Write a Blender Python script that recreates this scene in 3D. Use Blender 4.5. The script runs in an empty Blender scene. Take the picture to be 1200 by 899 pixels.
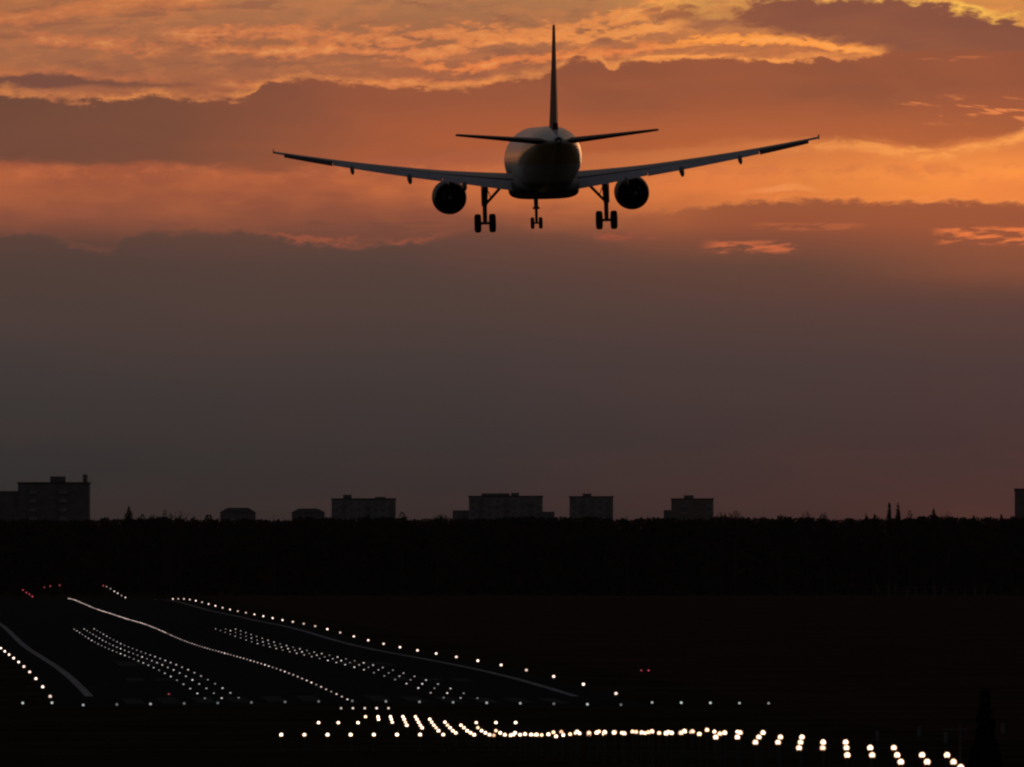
import bpy, bmesh, math, random
from mathutils import Vector, Matrix

random.seed(7)
R = math.radians
scn = bpy.context.scene
COL = scn.collection

# ------------------------------------------------------------------ camera
F = 500.0 / 36.0 * 1200.0            # focal length in photo pixels (500 mm lens)
EYE = 14.4                           # eye height above the runway threshold
HOR = 628.0                          # where the level line of sight falls
cam_d = bpy.data.cameras.new('camera')
cam_d.lens = 500.0
cam_d.sensor_width = 36.0
cam_d.clip_start = 1.0
cam_d.clip_end = 80000.0
cam = bpy.data.objects.new('camera', cam_d)
COL.objects.link(cam)
cam.location = (0, 0, EYE)
cam.rotation_euler = (R(90) + math.atan((HOR - 449.5) / F), 0, 0)
scn.camera = cam

scn.view_settings.view_transform = 'Standard'
scn.view_settings.look = 'None'
scn.view_settings.exposure = 0.0
scn.view_settings.gamma = 1.0
scn.view_settings.use_curve_mapping = False
scn.render.engine = 'CYCLES'
scn.cycles.use_denoising = True
scn.cycles.denoiser = 'OPENIMAGEDENOISE'
scn.cycles.filter_width = 2.2
scn.cycles.max_bounces = 4
scn.cycles.sample_clamp_indirect = 0.25

# ------------------------------------------------------------------ sun
SUN_AZ, SUN_EL = 7.0, 2.2            # low, ahead and to the right, behind cloud
sun_d = bpy.data.lights.new('sun', 'SUN')
sun_d.energy = 0.025
sun_d.angle = R(6.0)
sun_d.color = (1.0, 0.50, 0.22)
sun = bpy.data.objects.new('sun', sun_d)
COL.objects.link(sun)
sdir = Vector((math.sin(R(SUN_AZ)) * math.cos(R(SUN_EL)), math.cos(R(SUN_AZ)) * math.cos(R(SUN_EL)), math.sin(R(SUN_EL))))
sun.rotation_euler = sdir.to_track_quat('Z', 'Y').to_euler()
sun.location = (400, 3000, 300)


# ------------------------------------------------------------------ colour + node helpers
def lin(c):
    o = []
    for v in c[:3]:
        v = v / 255.0
        o.append(v / 12.92 if v <= 0.04045 else ((v + 0.055) / 1.055) ** 2.4)
    return (o[0], o[1], o[2], 1.0)


class G:
    """a small node-graph writer"""
    def __init__(s, tree):
        s.t = tree
        s.n = tree.nodes
        s.l = tree.links

    def put(s, sock, v):
        if hasattr(v, 'is_output'):
            s.l.new(v, sock)
        else:
            sock.default_value = v

    def m(s, op, a, b=0.0, c=0.0, clamp=False):
        n = s.n.new('ShaderNodeMath')
        n.operation = op
        n.use_clamp = clamp
        s.put(n.inputs[0], a)
        s.put(n.inputs[1], b)
        s.put(n.inputs[2], c)
        return n.outputs[0]

    def add(s, a, b): return s.m('ADD', a, b)
    def sub(s, a, b): return s.m('SUBTRACT', a, b)
    def mul(s, a, b): return s.m('MULTIPLY', a, b)

    def step(s, v, lo, hi, smooth=True):
        n = s.n.new('ShaderNodeMapRange')
        n.interpolation_type = 'SMOOTHSTEP' if smooth else 'LINEAR'
        s.put(n.inputs['Value'], v)
        s.put(n.inputs['From Min'], lo)
        s.put(n.inputs['From Max'], hi)
        return n.outputs[0]

    def curve(s, x, pts, x0, x1, y0, y1):
        """a smooth function of x through pts"""
        n = s.n.new('ShaderNodeFloatCurve')
        s.put(n.inputs['Value'], s.m('DIVIDE', s.sub(x, x0), x1 - x0, clamp=True))
        c = n.mapping.curves[0]
        P = [((a - x0) / (x1 - x0), (b - y0) / (y1 - y0)) for a, b in pts]
        while len(c.points) < len(P):
            c.points.new(0.5, 0.5)
        for q, (a, b) in zip(c.points, P):
            q.location = (a, b)
            q.handle_type = 'AUTO_CLAMPED'
        n.mapping.update()
        return s.add(s.mul(n.outputs[0], y1 - y0), y0)

    def ramp(s, x, pts, x0, x1, interp='LINEAR'):
        n = s.n.new('ShaderNodeValToRGB')
        n.color_ramp.interpolation = interp
        e = n.color_ramp.elements
        while len(e) < len(pts):
            e.new(0.5)
        for q, (a, col) in zip(e, pts):
            q.position = (a - x0) / (x1 - x0)
        for q, (a, col) in zip(e, pts):
            q.color = lin(col)
        s.put(n.inputs[0], s.m('DIVIDE', s.sub(x, x0), x1 - x0, clamp=True))
        return n.outputs[0]

    def mix(s, f, a, b, mode='MIX'):
        n = s.n.new('ShaderNodeMix')
        n.data_type = 'RGBA'
        n.blend_type = mode
        n.clamp_factor = True
        s.put(n.inputs['Factor'], f)
        s.put(n.inputs['A'], a)
        s.put(n.inputs['B'], b)
        return n.outputs['Result']

    def vec(s, x, y, z):
        n = s.n.new('ShaderNodeCombineXYZ')
        s.put(n.inputs[0], x)
        s.put(n.inputs[1], y)
        s.put(n.inputs[2], z)
        return n.outputs[0]

    def noise(s, v, scale=1.0, detail=4.0, rough=0.55, dist=0.0):
        n = s.n.new('ShaderNodeTexNoise')
        n.noise_dimensions = '3D'
        s.put(n.inputs['Vector'], v)
        n.inputs['Scale'].default_value = scale
        n.inputs['Detail'].default_value = detail
        n.inputs['Roughness'].default_value = rough
        n.inputs['Distortion'].default_value = dist
        return n.outputs['Fac']


# ------------------------------------------------------------------ sky: dusk, banks of lit cloud in the west
def build_world():
    w = bpy.data.worlds.new('World')
    scn.world = w
    w.use_nodes = True
    nt = w.node_tree
    nt.nodes.clear()
    g = G(nt)
    tc = nt.nodes.new('ShaderNodeTexCoord')
    sep = nt.nodes.new('ShaderNodeSeparateXYZ')
    nt.links.new(tc.outputs['Generated'], sep.inputs[0])
    X, Y, Z = sep.outputs
    az = g.m('ARCTAN2', X, Y)                       # compass bearing, radians east of the view north
    el = g.m('ARCSINE', Z)                          # elevation
    U = g.add(g.mul(az, F), 600.0)                  # bearing and elevation on one fine angular scale
    V = g.sub(HOR, g.mul(el, F))

    def nz(sx, sy, seed, detail=5, rough=0.55, dist=0.0, shear=0.0):
        vv = g.add(V, g.mul(U, shear)) if shear else V
        return g.noise(g.vec(g.m('DIVIDE', U, sx), g.m('DIVIDE', vv, sy), seed), 1.0, detail, rough, dist)

    n_big = nz(170, 60, 1.3, 4)
    n_edge = nz(34, 15, 4.1, 7, 0.62, 0.2)
    n_fine = nz(16, 7, 7.7, 4, 0.6)
    n_soft = nz(300, 90, 11.2, 3)
    n_edge2 = nz(66, 22, 21.1, 7, 0.66, 0.3)

    # ---- clear air between the banks
    left = g.ramp(V, [(-500, (92, 78, 84)), (-120, (150, 100, 70)), (0, (176, 110, 70)), (30, (168, 106, 72)), (75, (164, 104, 72)), (110, (170, 102, 70)), (190, (160, 86, 60)),
                      (208, (162, 88, 60)), (255, (134, 78, 60)), (285, (96, 67, 57)), (330, (82, 64, 58)), (420, (66, 58, 56)), (520, (54, 50, 49)), (590, (47, 45, 44)), (640, (42, 40, 39))], -500, 640)
    mid = g.ramp(V, [(-500, (96, 80, 84)), (-120, (152, 104, 72)), (0, (176, 120, 80)), (35, (172, 112, 76)), (75, (168, 102, 70)), (110, (164, 94, 64)), (190, (174, 94, 62)),
                     (215, (172, 92, 60)), (250, (150, 84, 60)), (285, (108, 70, 58)), (330, (87, 65, 58)), (420, (71, 59, 57)), (520, (60, 52, 51)), (590, (58, 46, 45)), (640, (48, 40, 39))], -500, 640)
    right = g.ramp(V, [(-500, (104, 82, 80)), (-120, (170, 110, 70)), (0, (210, 138, 76)), (35, (206, 126, 70)), (75, (196, 110, 64)), (110, (170, 96, 62)), (165, (216, 122, 66)),
                       (205, (254, 150, 70)), (235, (244, 138, 64)), (275, (160, 90, 58)), (310, (118, 72, 56)), (360, (93, 65, 58)), (430, (77, 59, 57)), (520, (73, 53, 51)), (590, (78, 51, 47)), (640, (69, 45, 42))], -500, 640)
    c = g.mix(g.step(U, 0, 620, False), left, mid)
    c = g.mix(g.step(U, 560, 1150, False), c, right)

    # the glow of the open strip is patchy
    c = g.mix(g.mul(g.mul(g.step(V, 185, 205), g.step(V, 285, 225)), g.mul(g.mul(g.step(n_big, 0.42, 0.66), g.curve(U, [(-300, .2), (0, .2), (300, .28), (500, .4), (900, .6), (1500, .6)], -300, 1500, 0, 1)), 0.9)), c, lin((238, 130, 68)))
    c = g.mix(g.mul(g.mul(g.step(V, 188, 196), g.step(V, 222, 200)), g.mul(g.step(n_edge, 0.46, 0.62), 0.4)), c, lin((204, 112, 68)))

    # ---- high wisps over the tan upper sky: torn streaks of lit cloud
    n_w = nz(36, 12, 2.6, 7, 0.60, 0.3, 0.05)
    n_w2 = nz(15, 6.5, 9.9, 5, 0.60, 0.2, 0.05)
    n_wob = nz(70, 40, 14.3, 4)

    def streak(c, pts, half, lo, hi, col, power=1.0, k=2.6, wob=14):
        """a torn streak of cloud along a line of elevations, between bearings lo and hi"""
        d = g.add(g.sub(V, g.curve(U, pts, -300, 1500, -100, 400)), g.mul(g.sub(n_wob, .5), wob))
        body = g.sub(1.0, g.m('DIVIDE', g.m('ABSOLUTE', d), half))
        body = g.add(body, g.mul(g.sub(n_w, .5), k))
        body = g.add(body, g.mul(g.sub(n_w2, .5), k * .7))
        gate = g.mul(g.step(U, lo - 30, lo + 40), g.step(U, hi + 30, hi - 40))
        hot = g.mix(g.mul(g.step(body, .7, 1.5), .55), col, lin((255, 172, 98)))
        return g.mix(g.mul(g.mul(g.step(body, .15, .80), gate), power), c, hot)

    top_gate = g.step(V, 112, 80)
    c = g.mix(g.mul(g.mul(g.step(n_w, .46, .60), top_gate), .26), c, g.ramp(U, [(0, (206, 122, 72)), (600, (218, 130, 74)), (1200, (244, 150, 74))], 0, 1200))
    c = g.mix(g.mul(g.mul(g.step(nz(75, 16, 15.4, 6, .58, .2, .05), 0.51, 0.64), top_gate), .6), c, lin((146, 92, 70)))
    c = streak(c, [(-300, 40), (0, 22), (80, 14), (200, 2), (320, -10), (1500, -60)], 14, -400, 260, lin((206, 118, 70)), .6, 1.6)
    c = streak(c, [(-300, 40), (0, 34), (60, 46), (110, 52), (200, 58), (1500, 60)], 13, 20, 200, lin((204, 116, 72)), .65)
    c = streak(c, [(-300, 40), (180, 36), (240, 42), (320, 36), (380, 42), (440, 47), (540, 40), (620, 42), (700, 26), (760, 12), (820, 6), (1500, 0)], 15, 190, 800,
               g.ramp(U, [(200, (208, 120, 74)), (460, (226, 132, 76)), (800, (248, 152, 78))], 200, 800), .85)
    c = streak(c, [(-300, 60), (230, 62), (330, 61), (400, 58), (480, 62), (560, 52), (660, 46), (740, 38), (800, 30), (1500, 20)], 10, 240, 800,
               g.ramp(U, [(200, (206, 118, 72)), (480, (224, 130, 76)), (800, (255, 160, 80))], 200, 800), .85)
    c = streak(c, [(-300, 90), (400, 84), (470, 76), (550, 80), (600, 70), (660, 66), (720, 60), (800, 56), (1500, 50)], 8, 480, 800, lin((234, 130, 70)), .85)
    c = streak(c, [(-300, 99), (300, 99), (330, 96), (420, 98), (500, 96), (600, 95), (1500, 90)], 7, 260, 610, lin((214, 120, 72)), .7)
    c = streak(c, [(-300, 60), (780, 57), (830, 48), (880, 46), (940, 50), (1000, 58), (1060, 63), (1500, 70)], 8, 780, 1050, lin((255, 156, 70)), .95, 3.2, 18)
    c = streak(c, [(-300, 74), (700, 76), (800, 68), (880, 69), (940, 72), (1500, 72)], 4.5, 720, 940, lin((255, 160, 78)), .9, 2.6, 10)

    # ---- a bank: dark body under a noisy upper edge, some of it rimmed with light
    def bank(c, tops, bots, body, soft_t, soft_b, n_t, amp_t, amp_b, rim=None, rim_w=7.0, alpha=1.0, fine=5.0, ends=None):
        d = g.mul(g.sub(n_t, 0.5), amp_t * 2.2)
        d = g.add(d, g.mul(g.sub(n_fine, 0.5), fine * 2.4))
        t = g.add(g.sub(V, g.curve(U, tops, -300, 1500, -100, 400)), d)
        inside = g.step(t, -soft_t, soft_t)
        if bots:
            b = g.add(g.sub(g.curve(U, bots, -300, 1500, -100, 400), V), g.mul(g.sub(n_edge2, 0.5), amp_b * 2.6))
            inside = g.mul(inside, g.step(b, -soft_b, soft_b))
        if ends:
            inside = g.mul(inside, g.curve(U, ends, -300, 1500, 0, 1))
        if rim:
            col, power = rim
            r = g.mul(g.step(t, -rim_w * 2.2, -rim_w * 0.25), g.step(t, soft_t * 1.4, 0.0))
            r = g.mul(r, g.curve(U, power, -300, 1500, 0, 1))
            r = g.mul(r, g.add(0.25, g.mul(g.step(n_edge2, 0.40, 0.62), 0.75)))
            c = g.mix(r, c, col)
        return g.mix(g.mul(inside, alpha), c, body)

    # thin dark streak, far left
    c = bank(c, [(-300, 92), (0, 90), (40, 86), (80, 88), (120, 95), (200, 97), (260, 99), (1500, 99)],
             [(-300, 108), (0, 104), (60, 103), (120, 102), (200, 103), (250, 101), (1500, 90)],
             lin((122, 78, 64)), 4, 4, n_edge, 9, 6, rim=(lin((216, 122, 70)), [(-300, .6), (0, .6), (140, .6), (240, 0), (1500, 0)]),
             ends=[(-300, 1), (0, 1), (150, .85), (230, .5), (260, 0), (1500, 0)])

    # dark shelf, upper right
    body_b = g.mix(g.step(n_soft, .35, .65), lin((136, 82, 64)), lin((150, 90, 64)))
    c = bank(c, [(-300, 18), (700, 18), (740, 14), (780, 8), (830, 14), (860, 10), (900, 2), (1000, 0), (1060, 3), (1110, 10), (1150, 21), (1200, 27), (1300, 30), (1500, 30)],
             [(-300, 10), (700, 18), (740, 20), (800, 25), (840, 16), (870, 28), (920, 38), (970, 46), (1040, 60), (1080, 90), (1200, 120), (1500, 120)],
             body_b, 6, 7, n_edge, 26, 20, rim=(lin((255, 190, 84)), [(-300, 0), (690, 0), (730, .2), (860, .4), (960, .6), (1040, .9), (1100, 1), (1200, 1), (1500, .6)]), rim_w=9,
             ends=[(-300, 0), (690, 0), (740, .7), (810, .7), (845, .5), (870, 1), (1500, 1)])

    # great middle bank
    body_a = g.ramp(U, [(-100, (104, 70, 57)), (40, (116, 75, 58)), (200, (126, 78, 58)), (380, (150, 85, 60)), (620, (156, 88, 60)), (900, (162, 90, 59)), (1100, (157, 88, 60)), (1300, (154, 86, 60))], -100, 1300)
    body_a2 = g.ramp(U, [(-100, (112, 72, 58)), (200, (128, 78, 58)), (420, (170, 91, 57)), (620, (178, 93, 55)), (900, (184, 99, 57)), (1200, (184, 101, 59))], -100, 1300)
    body_a = g.mix(g.step(V, 95, 185), body_a, body_a2)
    body_a = g.mix(g.mul(g.step(n_soft, .40, .66), .35), body_a, lin((118, 76, 60)))
    c = bank(c, [(-300, 112), (0, 110), (60, 117), (120, 119), (180, 113), (240, 118), (285, 115), (305, 103), (340, 95), (400, 98), (460, 101), (520, 105), (570, 99), (630, 90), (690, 70), (706, 72), (718, 82), (730, 74), (770, 70), (850, 69),
                 (930, 72), (1000, 68), (1060, 60), (1200, 60), (1500, 60)],
             [(-300, 189), (0, 189), (100, 191), (220, 193), (290, 199), (330, 201), (380, 192), (500, 180), (600, 178), (700, 180), (780, 176), (860, 166), (950, 162), (1010, 165), (1060, 171), (1090, 174), (1130, 167), (1180, 160), (1210, 150), (1260, 120), (1500, 110)],
             body_a, 3.2, 7, n_edge, 13, 12, rim=(lin((244, 150, 78)), [(-300, .5), (0, .55), (180, .7), (260, .5), (300, .95), (350, .9), (480, .55), (620, .75), (690, .8), (730, 1), (850, 1), (960, 1), (1030, .6), (1060, 0), (1500, 0)]), rim_w=6)

    # bright under-edge of that bank, on the right
    ue = g.sub(g.add(V, g.mul(g.sub(n_edge2, .5), 30)), g.curve(U, [(-300, 205), (300, 205), (860, 171), (950, 168), (1010, 170), (1060, 176), (1090, 179), (1130, 172), (1180, 164), (1215, 150), (1500, 120)], -300, 1500, -100, 400))
    uem = g.mul(g.mul(g.step(ue, -7, 1), g.step(ue, 15, 3)), g.curve(U, [(-300, 0), (820, 0), (940, .4), (1050, .7), (1200, .9), (1500, 1)], -300, 1500, 0, 1))
    uem = g.mul(uem, g.add(.35, g.mul(g.step(n_w, .40, .58), .65)))
    c = g.mix(uem, c, lin((255, 162, 82)))

    # small lit rents inside it, right
    rents = g.mul(g.step(nz(58, 9, 31.5, 6, .6, .3, -0.08), 0.54, 0.64), g.mul(g.mul(g.step(V, 108, 122), g.step(V, 150, 136)), g.step(U, 1030, 1090)))
    c = g.mix(g.mul(rents, .85), c, lin((242, 138, 76)))
    rent2 = g.mul(g.step(nz(95, 8, 3.3, 5, .6, .2), 0.50, 0.62), g.mul(g.mul(g.step(V, 64, 69), g.step(V, 77, 72)), g.mul(g.step(U, 1050, 1090), g.step(U, 1170, 1140))))
    c = g.mix(g.mul(rent2, .7), c, lin((214, 118, 68)))

    # lower right bank
    body_d = g.ramp(V, [(230, (160, 90, 58)), (262, (152, 83, 56)), (285, (128, 76, 57)), (310, (104, 70, 57)), (350, (90, 64, 56))], 230, 350)
    body_d = g.mix(g.mul(g.step(U, 900, 1200), .35), body_d, lin((176, 94, 58)))
    c = bank(c, [(-300, 320), (500, 310), (640, 285), (700, 266), (760, 252), (820, 243), (860, 238), (900, 235), (960, 235), (1020, 237), (1080, 237), (1140, 238), (1200, 238), (1500, 238)],
             [(-300, 330), (1500, 330)], body_d, 4.5, 20, n_edge, 12, 10,
             rim=(lin((252, 150, 76)), [(-300, 0), (760, 0), (860, .5), (950, .7), (1050, .9), (1200, 1), (1500, 1)]), rim_w=4.0,
             ends=[(-300, 0), (640, 0), (740, .35), (800, .65), (860, .95), (920, 1), (1500, 1)])

    # lower grey-brown bank
    body_e = g.ramp(V, [(255, (116, 74, 58)), (280, (98, 68, 58)), (310, (86, 65, 58)), (360, (78, 62, 57))], 255, 360)
    body_e = g.mix(g.mul(g.step(U, 380, 0), .8), body_e, g.ramp(V, [(265, (92, 67, 58)), (310, (80, 62, 56)), (360, (73, 59, 54))], 265, 360))
    c = bank(c, [(-300, 274), (0, 274), (50, 277), (90, 288), (125, 296), (150, 274), (200, 272), (270, 271), (320, 277), (360, 284), (420, 287), (480, 284), (530, 274), (580, 266), (640, 270), (700, 282), (800, 300), (1500, 330)],
             [(-300, 350), (1500, 350)], body_e, 6, 34, n_edge, 13, 10, rim=(lin((186, 94, 62)), [(-300, .1), (250, .2), (330, .8), (480, .7), (540, .1), (640, 0), (720, 0), (1500, 0)]), rim_w=4,
             ends=[(-300, 1), (420, 1), (500, .8), (560, .4), (700, .35), (800, .2), (950, .1), (1500, 0)])
    # torn dark shreds in the glowing strip left of centre
    sh = g.mul(g.step(nz(80, 13, 41.0, 6, .6, .3), 0.47, 0.60), g.mul(g.mul(g.step(V, 254, 262), g.step(V, 284, 274)), g.mul(g.step(U, 330, 380), g.step(U, 540, 480))))
    c = g.mix(g.mul(sh, .8), c, lin((122, 74, 60)))
    # lit streaks low in the banks
    ls = g.step(nz(44, 7, 52.0, 6, .62, .3, .03), 0.45, 0.60)
    z1 = g.mul(g.mul(g.step(V, 279, 287), g.step(V, 299, 293)), g.mul(g.step(U, 815, 850), g.step(U, 945, 920)))
    z2 = g.mul(g.mul(g.step(V, 262, 270), g.step(V, 290, 281)), g.step(U, 1085, 1120))
    z3 = g.mul(g.mul(g.step(V, 268, 273), g.step(V, 284, 278)), g.mul(g.step(U, 690, 712), g.step(U, 780, 745)))
    z4 = g.mul(g.mul(g.step(V, 259, 264), g.step(V, 272, 268)), g.mul(g.step(U, 870, 905), g.step(U, 1030, 990)))
    c = g.mix(g.mul(g.mul(ls, z1), .9), c, lin((206, 106, 66)))
    c = g.mix(g.mul(g.mul(ls, z2), .95), c, lin((236, 122, 66)))
    c = g.mix(g.mul(g.mul(ls, z3), .6), c, lin((176, 86, 62)))
    c = g.mix(g.mul(g.mul(ls, z4), .6), c, lin((186, 100, 62)))

    c = streak(c, [(-300, 226), (850, 226), (900, 222), (930, 219), (960, 224), (1500, 226)], 6, 880, 955, lin((246, 150, 84)), .6, 1.6, 6)

    # faint mottling everywhere, ruddy patches low on the right
    c = g.mix(g.mul(g.step(nz(420, 70, 61.0, 4), .45, .68), .22), c, g.mix(0.5, c, lin((90, 60, 52))))
    c = g.mix(g.mul(g.mul(g.step(V, 470, 560), g.step(U, 760, 1150)), g.mul(g.step(nz(260, 60, 71.0, 4), .42, .64), .32)), c, lin((92, 56, 49)))

    # ---- the rest of the sky: a sun just above the horizon, thick cloud overhead
    sky = nt.nodes.new('ShaderNodeTexSky')
    sky.sky_type = 'NISHITA'
    sky.sun_disc = False
    sky.sun_elevation = R(SUN_EL)
    sky.sun_rotation = R(SUN_AZ)
    over = g.mix(1.0, sky.outputs[0], (0.012, 0.012, 0.012, 1), 'MULTIPLY')
    over = g.mix(1.0, over, (0.034, 0.031, 0.036, 1), 'ADD')
    aa = g.m('ABSOLUTE', az)
    west = g.mul(g.step(aa, R(38), R(9)), g.step(el, R(13), R(2.6)))
    c = g.mix(west, over, c)

    bg = nt.nodes.new('ShaderNodeBackground')
    bg.inputs['Strength'].default_value = 1.0
    out = nt.nodes.new('ShaderNodeOutputWorld')
    nt.links.new(c, bg.inputs['Color'])
    nt.links.new(bg.outputs[0], out.inputs[0])


build_world()


# ------------------------------------------------------------------ materials
def mat(name, col, rough=0.6, spec=0.5, metal=0.0, var=0.0, scale=1.0, coat=0.0):
    m = bpy.data.materials.new(name)
    m.use_nodes = True
    b = m.node_tree.nodes['Principled BSDF']
    b.inputs['Base Color'].default_value = (*col, 1)
    b.inputs['Roughness'].default_value = rough
    b.inputs['Specular IOR Level'].default_value = spec
    b.inputs['Metallic'].default_value = metal
    b.inputs['Coat Weight'].default_value = coat
    if var:
        g = G(m.node_tree)
        tc = m.node_tree.nodes.new('ShaderNodeTexCoord')
        n = g.noise(tc.outputs['Object'], scale, 6, 0.6)
        g.l.new(g.mix(g.step(n, .3, .7), (*[v * (1 - var) for v in col], 1), (*[v * (1 + var) for v in col], 1)), b.inputs['Base Color'])
    return m


def lamp_mat(name, col, strength):
    m = bpy.data.materials.new(name)
    m.use_nodes = True
    b = m.node_tree.nodes['Principled BSDF']
    b.inputs['Base Color'].default_value = (.8, .8, .8, 1)
    b.inputs['Emission Color'].default_value = (*col, 1)
    b.inputs['Emission Strength'].default_value = strength
    m.cycles.emission_sampling = 'FRONT'
    return m


def paint_mat():
    """white fuselage with a gold cheat band and a row of cabin windows"""
    m = bpy.data.materials.new('fuselage_paint')
    m.use_nodes = True
    b = m.node_tree.nodes['Principled BSDF']
    b.inputs['Roughness'].default_value = 0.28
    b.inputs['Coat Weight'].default_value = 0.4
    b.inputs['Coat Roughness'].default_value = 0.12
    g = G(m.node_tree)
    tc = m.node_tree.nodes.new('ShaderNodeTexCoord')
    sep = m.node_tree.nodes.new('ShaderNodeSeparateXYZ')
    g.l.new(tc.outputs['Object'], sep.inputs[0])
    x, y, z = sep.outputs
    band = g.mul(g.step(z, -0.34, -0.30), g.step(z, 0.98, 0.94))
    c = g.mix(band, (.84, .82, .78, 1), (.72, .50, .20, 1))
    fy = g.m('FRACT', g.m('DIVIDE', y, 0.53))
    win = g.mul(g.mul(g.step(fy, .28, .32), g.step(fy, .72, .68)), g.mul(g.step(z, .42, .45), g.step(z, .78, .75)))
    win = g.mul(win, g.mul(g.step(y, -11.2, -11.1), g.step(y, 12.6, 12.5)))
    c = g.mix(win, c, (.02, .02, .03, 1))
    seam = g.mul(g.step(g.m('ABSOLUTE', g.sub(g.m('FRACT', g.m('DIVIDE', y, 2.1)), .5)), .012, .004), .35)
    c = g.mix(seam, c, (.3, .3, .3, 1))
    n = g.noise(tc.outputs['Object'], .9, 5, .6)
    c = g.mix(g.mul(g.step(n, .45, .75), .25), c, (.42, .40, .37, 1))
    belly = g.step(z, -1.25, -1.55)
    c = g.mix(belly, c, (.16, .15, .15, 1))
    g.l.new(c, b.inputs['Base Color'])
    return m


M = dict(
    grass=mat('dry_grass', (.030, .026, .016), .95, 0.0, var=.45, scale=.05),
    asphalt=mat('asphalt', (.030, .030, .031), .95, 0.0, var=.3, scale=.3),
    line=mat('worn_white_paint', (.34, .33, .33), .9, 0.0, var=.35, scale=.15),
    mark=mat('rubbered_white_paint', (.07, .07, .07), .9, 0.0, var=.4, scale=.2),
    leaf=mat('dark_foliage', (.020, .020, .014), .9, 0.0, var=.4, scale=.4),
    leaf2=mat('bare_twigs', (.030, .024, .018), .9, 0.0, var=.3, scale=.4),
    bark=mat('bark', (.03, .024, .02), .95, 0.0),
    paint=paint_mat(),
    wing=mat('grey_wing_paint', (.30, .30, .32), .38, .5, var=.10, scale=.6),
    flap=mat('flap_paint', (.46, .46, .50), .5, .5, var=.12, scale=.8),
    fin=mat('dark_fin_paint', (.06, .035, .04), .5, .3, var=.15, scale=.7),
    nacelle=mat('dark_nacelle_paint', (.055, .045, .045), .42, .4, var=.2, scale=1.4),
    metal=mat('bare_metal', (.20, .19, .19), .42, .5, metal=.7),
    strut=mat('gear_steel', (.09, .085, .085), .5, .4, var=.2, scale=3.),
    hot=mat('sooty_nozzle', (.02, .02, .02), .7, .2),
    tyre=mat('tyre_rubber', (.018, .018, .018), .85, .2),
    hub=mat('wheel_hub', (.10, .10, .10), .5, .4),
    panel=mat('pale_concrete_panel', (.20, .20, .215), .85, .1, var=.18, scale=.25),
    panel2=mat('grey_brick', (.13, .125, .13), .9, .1, var=.2, scale=.25),
    panel3=mat('tan_brick', (.20, .15, .13), .9, .1, var=.2, scale=.25),
    roofing=mat('bitumen_roof', (.05, .05, .05), .9, .1),
    glass=mat('dark_window', (.13, .13, .14), .6, .2),
    house=mat('lamp_housing', (.05, .05, .05), .7, .2),
    post=mat('pale_post', (.15, .145, .14), .7, .2, var=.2, scale=2.),
)
# lamps of one kind age unevenly: four levels of each
def lens_set(name, col, strength, levels=(.35, .62, 1.0, 1.5)):
    return [lamp_mat(name, col, strength * k) for k in levels]


HALO = lamp_mat('warm_glare_halo', (1.0, .36, .12), .42)  # warm lens-glare halo, built as an added glowing ring
HALO2 = lamp_mat('dim_glare_halo', (1.0, .42, .22), .16)  # dimmer glare ring for the edge lamps
L = dict(
    app=lens_set('approach_lens', (1.0, .78, .54), 4.0, (.45, .75, 1.0, 1.25)),
    app2=lens_set('approach_lens_soft', (1.0, .68, .40), 3.0, (.4, .7, 1.0, 1.3)),
    bar=lens_set('inner_bar_lens', (1.0, .82, .70), .9),
    edge=lens_set('edge_lens', (1.0, .78, .66), 2.4, (.45, .75, 1.0, 1.25)),
    cen=lens_set('centreline_lens', (1.0, .76, .68), 1.05),
    tdz=lens_set('touchdown_lens', (1.0, .90, .84), .72),
    thr=lens_set('threshold_lens', (.92, 1.0, .95), .38),
    red=lens_set('red_lens', (1.0, .07, .13), .62),
    taxi=lens_set('taxiway_lens', (1.0, .82, .76), 1.2),
)


# ------------------------------------------------------------------ object helpers
def tag(o, label=None, cat=None, group=None, kind=None):
    if label: o['label'] = label
    if cat: o['category'] = cat
    if group: o['group'] = group
    if kind: o['kind'] = kind
    return o


def empty(name, loc, rot=(0, 0, 0)):
    o = bpy.data.objects.new(name, None)
    o.empty_display_size = .5
    o.location = loc
    o.rotation_euler = rot
    COL.objects.link(o)
    return o


def link(name, me, m=None, parent=None, smooth=False):
    if m and not me.materials:
        me.materials.append(m)
    o = bpy.data.objects.new(name, me)
    COL.objects.link(o)
    if parent: o.parent = parent
    if smooth:
        for p in me.polygons: p.use_smooth = True
    return o


def pyd(name, v, f):
    me = bpy.data.meshes.new(name)
    me.from_pydata(v, [], f)
    me.update()
    return me


def from_bm(name, bm):
    bmesh.ops.recalc_face_normals(bm, faces=bm.faces)
    me = bpy.data.meshes.new(name)
    bm.to_mesh(me)
    bm.free()
    return me


def loft(bm, rings, cap=True):
    """rings of equal length joined into a skin"""
    vr = [[bm.verts.new(p) for p in r] for r in rings]
    n = len(rings[0])
    for a, b in zip(vr, vr[1:]):
        for i in range(n):
            j = (i + 1) % n
            bm.faces.new((a[i], a[j], b[j], b[i]))
    if cap:
        bm.faces.new(vr[0])
        bm.faces.new(vr[-1])
    return bm


def tube(bm, a, b, ra, rb=None, n=12):
    a, b = Vector(a), Vector(b)
    rb = ra if rb is None else rb
    d = (b - a).normalized()
    x = d.orthogonal().normalized()
    y = d.cross(x)
    ring = lambda c, r: [c + (x * math.cos(t) + y * math.sin(t)) * r for t in [2 * math.pi * k / n for k in range(n)]]
    return loft(bm, [ring(a, ra), ring(b, rb)])


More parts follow.
